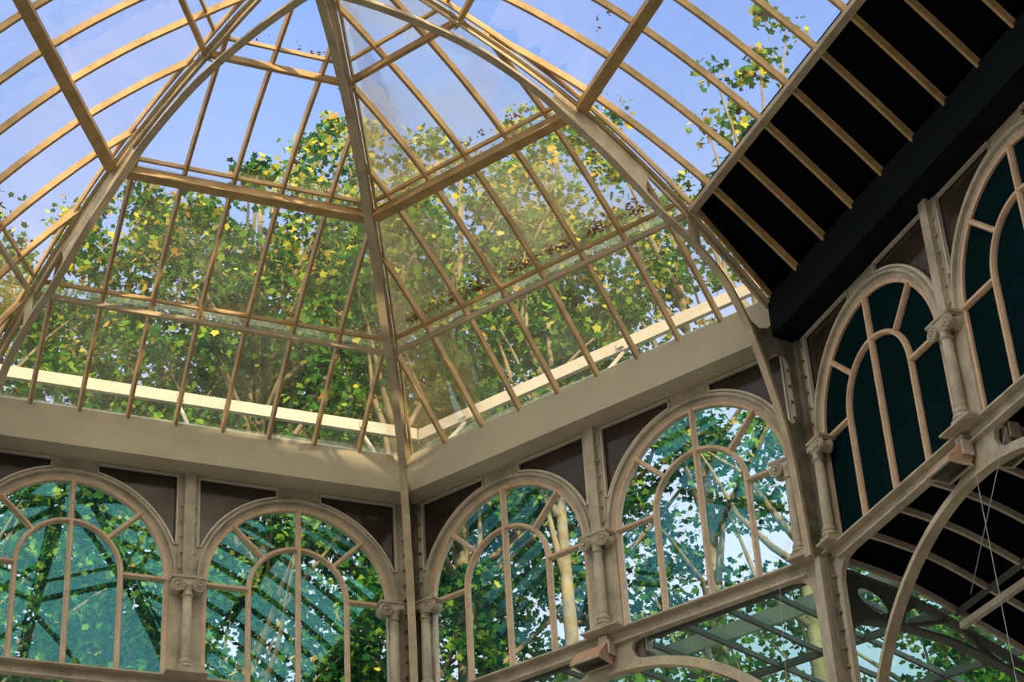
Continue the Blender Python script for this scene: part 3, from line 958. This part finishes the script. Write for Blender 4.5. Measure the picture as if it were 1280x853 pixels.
for d in (0.16, 2.6, 4.9, 7.8):
    b = MB(); b.sweep([ar(F1.t0, d, 0.0), ar(F1.t1 + 0.8 * d, d, 0.0)], Z3, rect(0.03, -0.06, 0.04)); b.build('purlin', M['steeldark'], root)
root = empty('aisle_parapet_beam', F1(0, 1.55, 0.35), 'pale horizontal beam above the aisle glass below the right window of the middle wall', 'beam')
b = MB(); b.plate(F1, [(-2.6, 0.13), (-2.6, 0.36), (3.6, 0.36), (3.6, 0.13)], [], 1.5, 1.56); b.build('beam', M['gutter'], root)
for t in (-1.6, 0.55, 2.7):
    b = MB(); b.box(F1(t, 1.53, 0.06), F1.t * 0.03, F1.n * 0.03, Z3 * 0.09); b.build('stub_post', M['gutter'], root)

# glazed lean-to over the aisle in front of the left wall, below its sill
root = empty('aisle_roof', F0(0, 0.1, -0.14), 'glazed aisle roof below the left wall, hidden under the lower frame edge', 'roof')
b = MB()
q = [F0(F0.t0 - 1, 0.08, -0.08), F0(F0.t1, 0.08, -0.08), F0(F0.t1 + 1.4, DW, 0.2), F0(F0.t0 - 1, DW, 0.2)]
b.add(q + [p + Z3 * 0.006 for p in q], [(0, 1, 2, 3), (7, 6, 5, 4), (0, 4, 5, 1), (1, 5, 6, 2), (2, 6, 7, 3), (3, 7, 4, 0)])
b.build('glass_pane', M['glassaisle'], root)

# ------------------------------------------------------------------ dark vault beyond the boarded wall
VP = [(0.06, -0.13), (0.31, -0.17), (0.93, -0.33), (1.67, -0.65), (2.62, -1.12), (3.6, -1.85), (4.5, -2.9), (5.2, -4.3), (5.6, -6.0), (5.7, -8.5)]
vpts = []
for i in range(45):
    d = 0.06 + (5.7 - 0.06) * (1 - (1 - i / 44) ** 1.6)
    vpts.append((d, interp(VP, d)))
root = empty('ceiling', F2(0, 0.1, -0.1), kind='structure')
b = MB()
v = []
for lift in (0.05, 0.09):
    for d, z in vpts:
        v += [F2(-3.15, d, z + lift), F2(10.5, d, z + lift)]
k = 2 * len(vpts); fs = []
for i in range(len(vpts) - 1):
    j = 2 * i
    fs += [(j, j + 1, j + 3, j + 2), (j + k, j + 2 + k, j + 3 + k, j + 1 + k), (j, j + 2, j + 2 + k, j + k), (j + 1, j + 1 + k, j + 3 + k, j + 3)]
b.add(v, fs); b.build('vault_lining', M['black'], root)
for i in range(18):
    t = -3.05 + 0.69 * i
    b = MB()
    pts = [F2(t, d, z) for d, z in vpts]
    b.sweep(pts, -F2.t.cross(F2.n), rect(0.022, -0.03, 0.05))
    b.build('vault_bar', M['wall'], root)
for idx in (8, 20, 30):
    d, z = vpts[idx]
    b = MB(); b.sweep([F2(-3.1, d, z - 0.03), F2(10.4, d, z - 0.03)], Z3, rect(0.03, -0.03, 0.03)); b.build('vault_purlin', M['steeldark'], root)

# black side of the neighbouring nave above the boarded wall, closing it off from the park light
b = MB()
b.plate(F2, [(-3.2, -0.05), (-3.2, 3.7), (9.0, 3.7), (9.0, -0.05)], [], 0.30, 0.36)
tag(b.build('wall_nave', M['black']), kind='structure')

# trussed arch in the plane square to the boarded wall, at the corner
O = P_B + F2.n * 0.0
def tp(d, z, x=0.0): return O + F2.n * d + Z3 * z + F2.t * x
root = empty('truss_arch', tp(0.2, -0.6), 'dark trussed arch with an oval opening below the corner of the dark boarded wall', 'truss')
TT = [(0.12, -0.17), (0.31, -0.21), (0.93, -0.36), (1.67, -0.69), (2.62, -1.16), (3.6, -1.86), (4.5, -2.9), (5.2, -4.3), (5.5, -6.0)]
TB = [(0.12, -1.15), (0.20, -0.92), (0.40, -0.82), (0.85, -0.82), (1.55, -0.93), (2.01, -1.08), (2.58, -1.33), (3.4, -1.98), (4.2, -2.95), (4.9, -4.3), (5.2, -6.0)]
b = MB(); b.sweep([tp(*p) for p in TT], F2.t, rect(0.02, -0.07, 0.07)); b.build('upper_chord', M['steeldark'], root)
b = MB(); b.sweep([tp(*p) for p in TB], F2.t, rect(0.02, -0.07, 0.07)); b.build('lower_chord', M['steeldark'], root)
b = MB()
oval = [(0.56 + 0.20 * math.cos(a) - 0.02 * math.sin(a), -0.53 - 0.08 * math.cos(a) + 0.14 * math.sin(a)) for a in [2 * math.pi * i / 20 for i in range(20)]]
outl = [(0.12, -0.17), (0.31, -0.21), (0.93, -0.36), (1.20, -0.52), (1.02, -0.62), (0.95, -0.82), (0.85, -0.83), (0.40, -0.82), (0.20, -0.92), (0.12, -1.15)]
tri = tessellate_polygon([[V((x, z, 0)) for x, z in p] for p in (outl, oval)])
al = outl + oval; k = len(al)
b.add([tp(x, z, -0.01) for x, z in al] + [tp(x, z, 0.01) for x, z in al], [tuple(t) for t in tri] + [tuple(i + k for i in reversed(t)) for t in tri])
b.build('web_plate', M['steeldark'], root)
for (p, q) in (((1.0, -0.80), (1.67, -0.66)), ((1.67, -0.68), (2.3, -1.2)), ((2.3, -1.2), (2.62, -1.12)), ((3.2, -1.8), (3.6, -1.85))):
    b = MB(); b.sweep([tp(*p), tp(*q)], F2.t, rect(0.02, -0.03, 0.03)); b.build('lattice_bar', M['steeldark'], root)

# tie bar and wires hanging below the boarded wall's arch
b = MB(); b.sweep([F2(-2.45, 1.2, -1.143), F2(2.6, 1.2, -1.27)], F2.n, rect(0.04, -0.04, 0.04))
tag(b.build('tie_bar', M['wall']), 'straight beige tie bar crossing the dark vault at the lower right', 'bar')
b = MB(); b.tube([F2(0.06, -0.12, -0.62), F2(0.07, -0.12, -12.0)], 0.005, 6)
tag(b.build('hanging_wire', M['wire']), 'thin wire hanging straight down from the arch crown at the lower right', 'wire')
b = MB(); b.tube([F2(0.95, -0.3, -0.55), F2(-0.18, -0.3, -1.95)], 0.005, 6)
tag(b.build('slanting_wire', M['wire']), 'thin slanting wire crossing the hanging wire at the lower right', 'wire')
b = MB(); b.tube([F1(2.62, -0.06, -0.10), F1(2.45, -0.12, -3.2), F1(2.3, -0.12, -11)], 0.0035, 6)
tag(b.build('cable', M['wire']), 'hair-thin cable hanging from the sill right of the middle wall', 'wire')

# ------------------------------------------------------------------ trees
def leaf_mesh(name, centres, spread, per, size, material, parent, squash=0.75):
    """star-lobed plane leaves gathered in clumps"""
    base = np.array([(0, -0.42), (0.38, -0.40), (0.34, -0.10), (0.58, 0.16), (0.27, 0.26), (0.0, 0.62), (-0.27, 0.26), (-0.58, 0.16), (-0.34, -0.10), (-0.38, -0.40)])
    K = len(base)
    per = int(per * 1.7)
    C_ = np.repeat(centres, per, axis=0)
    sp = np.repeat(spread, per)[:, None]
    per0 = per
    N = len(C_)
    dirs = rng.normal(size=(N, 3)); dirs /= np.linalg.norm(dirs, axis=1)[:, None]
    pos = C_ + dirs * (rng.random((N, 1)) ** 0.55) * sp * np.array([1, 1, squash])
    nrm = rng.normal(size=(N, 3)) * 0.75 + np.array([-0.35, -0.25, 0.55]); nrm /= np.linalg.norm(nrm, axis=1)[:, None]
    a = np.cross(nrm, rng.normal(size=(N, 3))); a /= np.linalg.norm(a, axis=1)[:, None]
    c_ = np.cross(nrm, a)
    s = size * rng.uniform(0.6, 1.2, N)
    v = pos[:, None, :] + (a[:, None, :] * base[None, :, :1] + c_[:, None, :] * base[None, :, 1:]) * s[:, None, None]
    v = v + nrm[:, None, :] * (np.abs(base[None, :, :1]) * 0.25) * s[:, None, None]
    me = bpy.data.meshes.new(name)
    me.vertices.add(N * K); me.vertices.foreach_set('co', v.reshape(-1).astype(np.float32))
    me.loops.add(N * K); me.loops.foreach_set('vertex_index', np.arange(N * K, dtype=np.int32))
    me.polygons.add(N); me.polygons.foreach_set('loop_start', np.arange(0, N * K, K, dtype=np.int32)); me.polygons.foreach_set('loop_total', np.full(N, K, dtype=np.int32))
    me.materials.append(material); me.update(calc_edges=True)
    o = bpy.data.objects.new(name, me); COL.objects.link(o); o.parent = parent
    o.matrix_parent_inverse = Matrix.Translation(-V(parent.location))
    return o


def tree(az, dist, top, rad, nclump, per, label, low=-3.0, lmat='leaf', size=0.155, spread=0.8, lean=0.0, trunk_r=0.32, path=None, thin=0.0):
    x = CAM.x + dist * math.cos(math.radians(az)); y = CAM.y + dist * math.sin(math.radians(az))
    root = empty('tree', (x, y, ZF - 0.25), label, 'tree', 'plane trees around the pavilion')
    cz = (top + low) / 2; hz = (top - low) / 2
    cs = []
    while len(cs) < nclump:
        p = rng.normal(size=3); p /= np.linalg.norm(p)
        r = rng.random() ** 0.42
        q = np.array([x, y, cz]) + p * r * np.array([rad, rad, hz])
        f = (q[2] - low) / (top - low)
        if rng.random() < 0.25 and f > 0.75: continue
        if q[2] < 11.5 and rng.random() < thin: nclump -= 1; continue
        cs.append(q)
    if path:
        cs = [np.array(path[0]) + (np.array(path[1]) - np.array(path[0])) * (i / (nclump - 1)) + rng.normal(size=3) * rad * (0.25 + 0.5 * ((i * 7) % 5) / 5) for i in range(nclump)]
    cs = np.array(cs)
    sp = spread * rng.uniform(0.5, 1.25, len(cs))
    # trunk
    b = MB()
    n_ = 9; tp_ = []
    ph = rnd.uniform(0, 6)
    for i in range(n_):
        f = i / (n_ - 1)
        tp_.append(V((x + lean * f * 3 + 0.35 * math.sin(ph + f * 5) * f, y + 0.35 * math.cos(ph * 1.3 + f * 4) * f, ZF - 0.25 + (top - 1.5 - ZF) * f)))
    b.tube(tp_, [trunk_r * (1 - 0.86 * (i / (n_ - 1)) ** 1.1) for i in range(n_)], 10)
    b.build('trunk', M['bark'], root)
    b = MB()
    for q in cs[:: 3]:
        f = max(0.15, min(0.93, (q[2] - 2.2 - ZF) / (top - 1.5 - ZF)))
        k = f * (n_ - 1); i = min(int(k), n_ - 2)
        s = tp_[i].lerp(tp_[i + 1], k - i)
        e_ = V(q)
        mid = s.lerp(e_, 0.5) + V((rnd.uniform(-.4, .4), rnd.uniform(-.4, .4), rnd.uniform(-0.5, 0.2)))
        b.tube([s, s.lerp(mid, 0.5) + V((0, 0, -0.1)), mid, mid.lerp(e_, 0.5) + V((0, 0, 0.1)), e_], [0.09, 0.07, 0.05, 0.03, 0.012], 5)
    b.build('branches', M['bark'], root)
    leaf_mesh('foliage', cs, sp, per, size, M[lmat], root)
    return root


TR = [  # azimuth from the camera, distance, top height, crown radius, clumps, leaves per clump, label
    (53.5, 37, 15.2, 4.6, 400, 66, 'broad leafy plane tree at the far left behind the glass'),
    (48.6, 39, 17.6, 4.2, 420, 66, 'plane tree with yellow tips behind the left rib'),
    (44.6, 37, 17.7, 3.9, 430, 66, 'tall plane tree with yellowing top in the middle of the left slope'),
    (40.9, 41, 20.8, 3.6, 390, 66, 'plane tree with golden crown just left of the central rib'),
    (37.6, 37, 18.6, 3.8, 320, 64, 'tall bright plane tree just right of the central rib'),
    (34.3, 39, 20.2, 3.6, 260, 64, 'plane tree with yellow green top behind the right slope'),
    (30.8, 37.5, 16.6, 3.3, 120, 60, 'dark leafy plane tree behind the lower right of the glazed slope'),
    (27.3, 36, 14.2, 3.0, 70, 55, 'sparse plane tree near the right rib'),
    (23.5, 38, 9.0, 3.4, 150, 55, 'low plane tree behind the aisle glass at the lower right'),
    (19.0, 40, 8.0, 3.6, 110, 55, 'leafy tree at the far lower right under the dark vault'),
]
for a in TR:
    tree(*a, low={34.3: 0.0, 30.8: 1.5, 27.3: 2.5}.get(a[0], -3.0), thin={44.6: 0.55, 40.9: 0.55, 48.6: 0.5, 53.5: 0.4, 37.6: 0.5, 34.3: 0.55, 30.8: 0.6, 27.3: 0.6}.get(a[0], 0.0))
for i, (az, dist, top, rad, nc) in enumerate(((56, 52, 13, 5.5, 70), (50, 54, 12, 5.5, 60), (45, 52, 12, 5.0, 46), (40, 55, 12, 5.5, 42), (35, 53, 8, 4.6, 18), (30, 54, 7, 4.6, 24), (24.5, 52, 5, 5.0, 55))):
    tree(az, dist, top, rad, nc, 60, 'deep green far tree behind the plane trees, %s' % ('far left', 'left', 'left of the central rib', 'straight behind the central rib', 'right of the central rib', 'behind the right window of the middle wall', 'behind the lower right aisle')[i],
         lmat='leafback', size=0.20, spread=1.0, low=-6, trunk_r=0.28)
# slim shoot with bright leaves in the upper right
def at_(az, el, dist):
    return (CAM.x + dist * math.cos(math.radians(az)), CAM.y + dist * math.sin(math.radians(az)), CAM.z + dist * math.tan(math.radians(el)))


for az, dist, top, r, lab in ((35.4, 33.5, 12.5, 0.30, 'pale bare trunk standing close behind the glass right of the central rib'), (40.4, 32.5, 13.5, 0.27, 'slim pale trunk close beside the central rib')):
    tree(az, dist, top, 1.3, 16, 40, lab, low=6.0, trunk_r=r, lean=0.35)
tree(27.6, 33, 12.5, 0.5, 20, 20, 'slim leafy shoot rising beyond the upper right glass', spread=0.45, trunk_r=0.10, path=(at_(29.6, 35.2, 33), at_(26.0, 39.8, 33)))
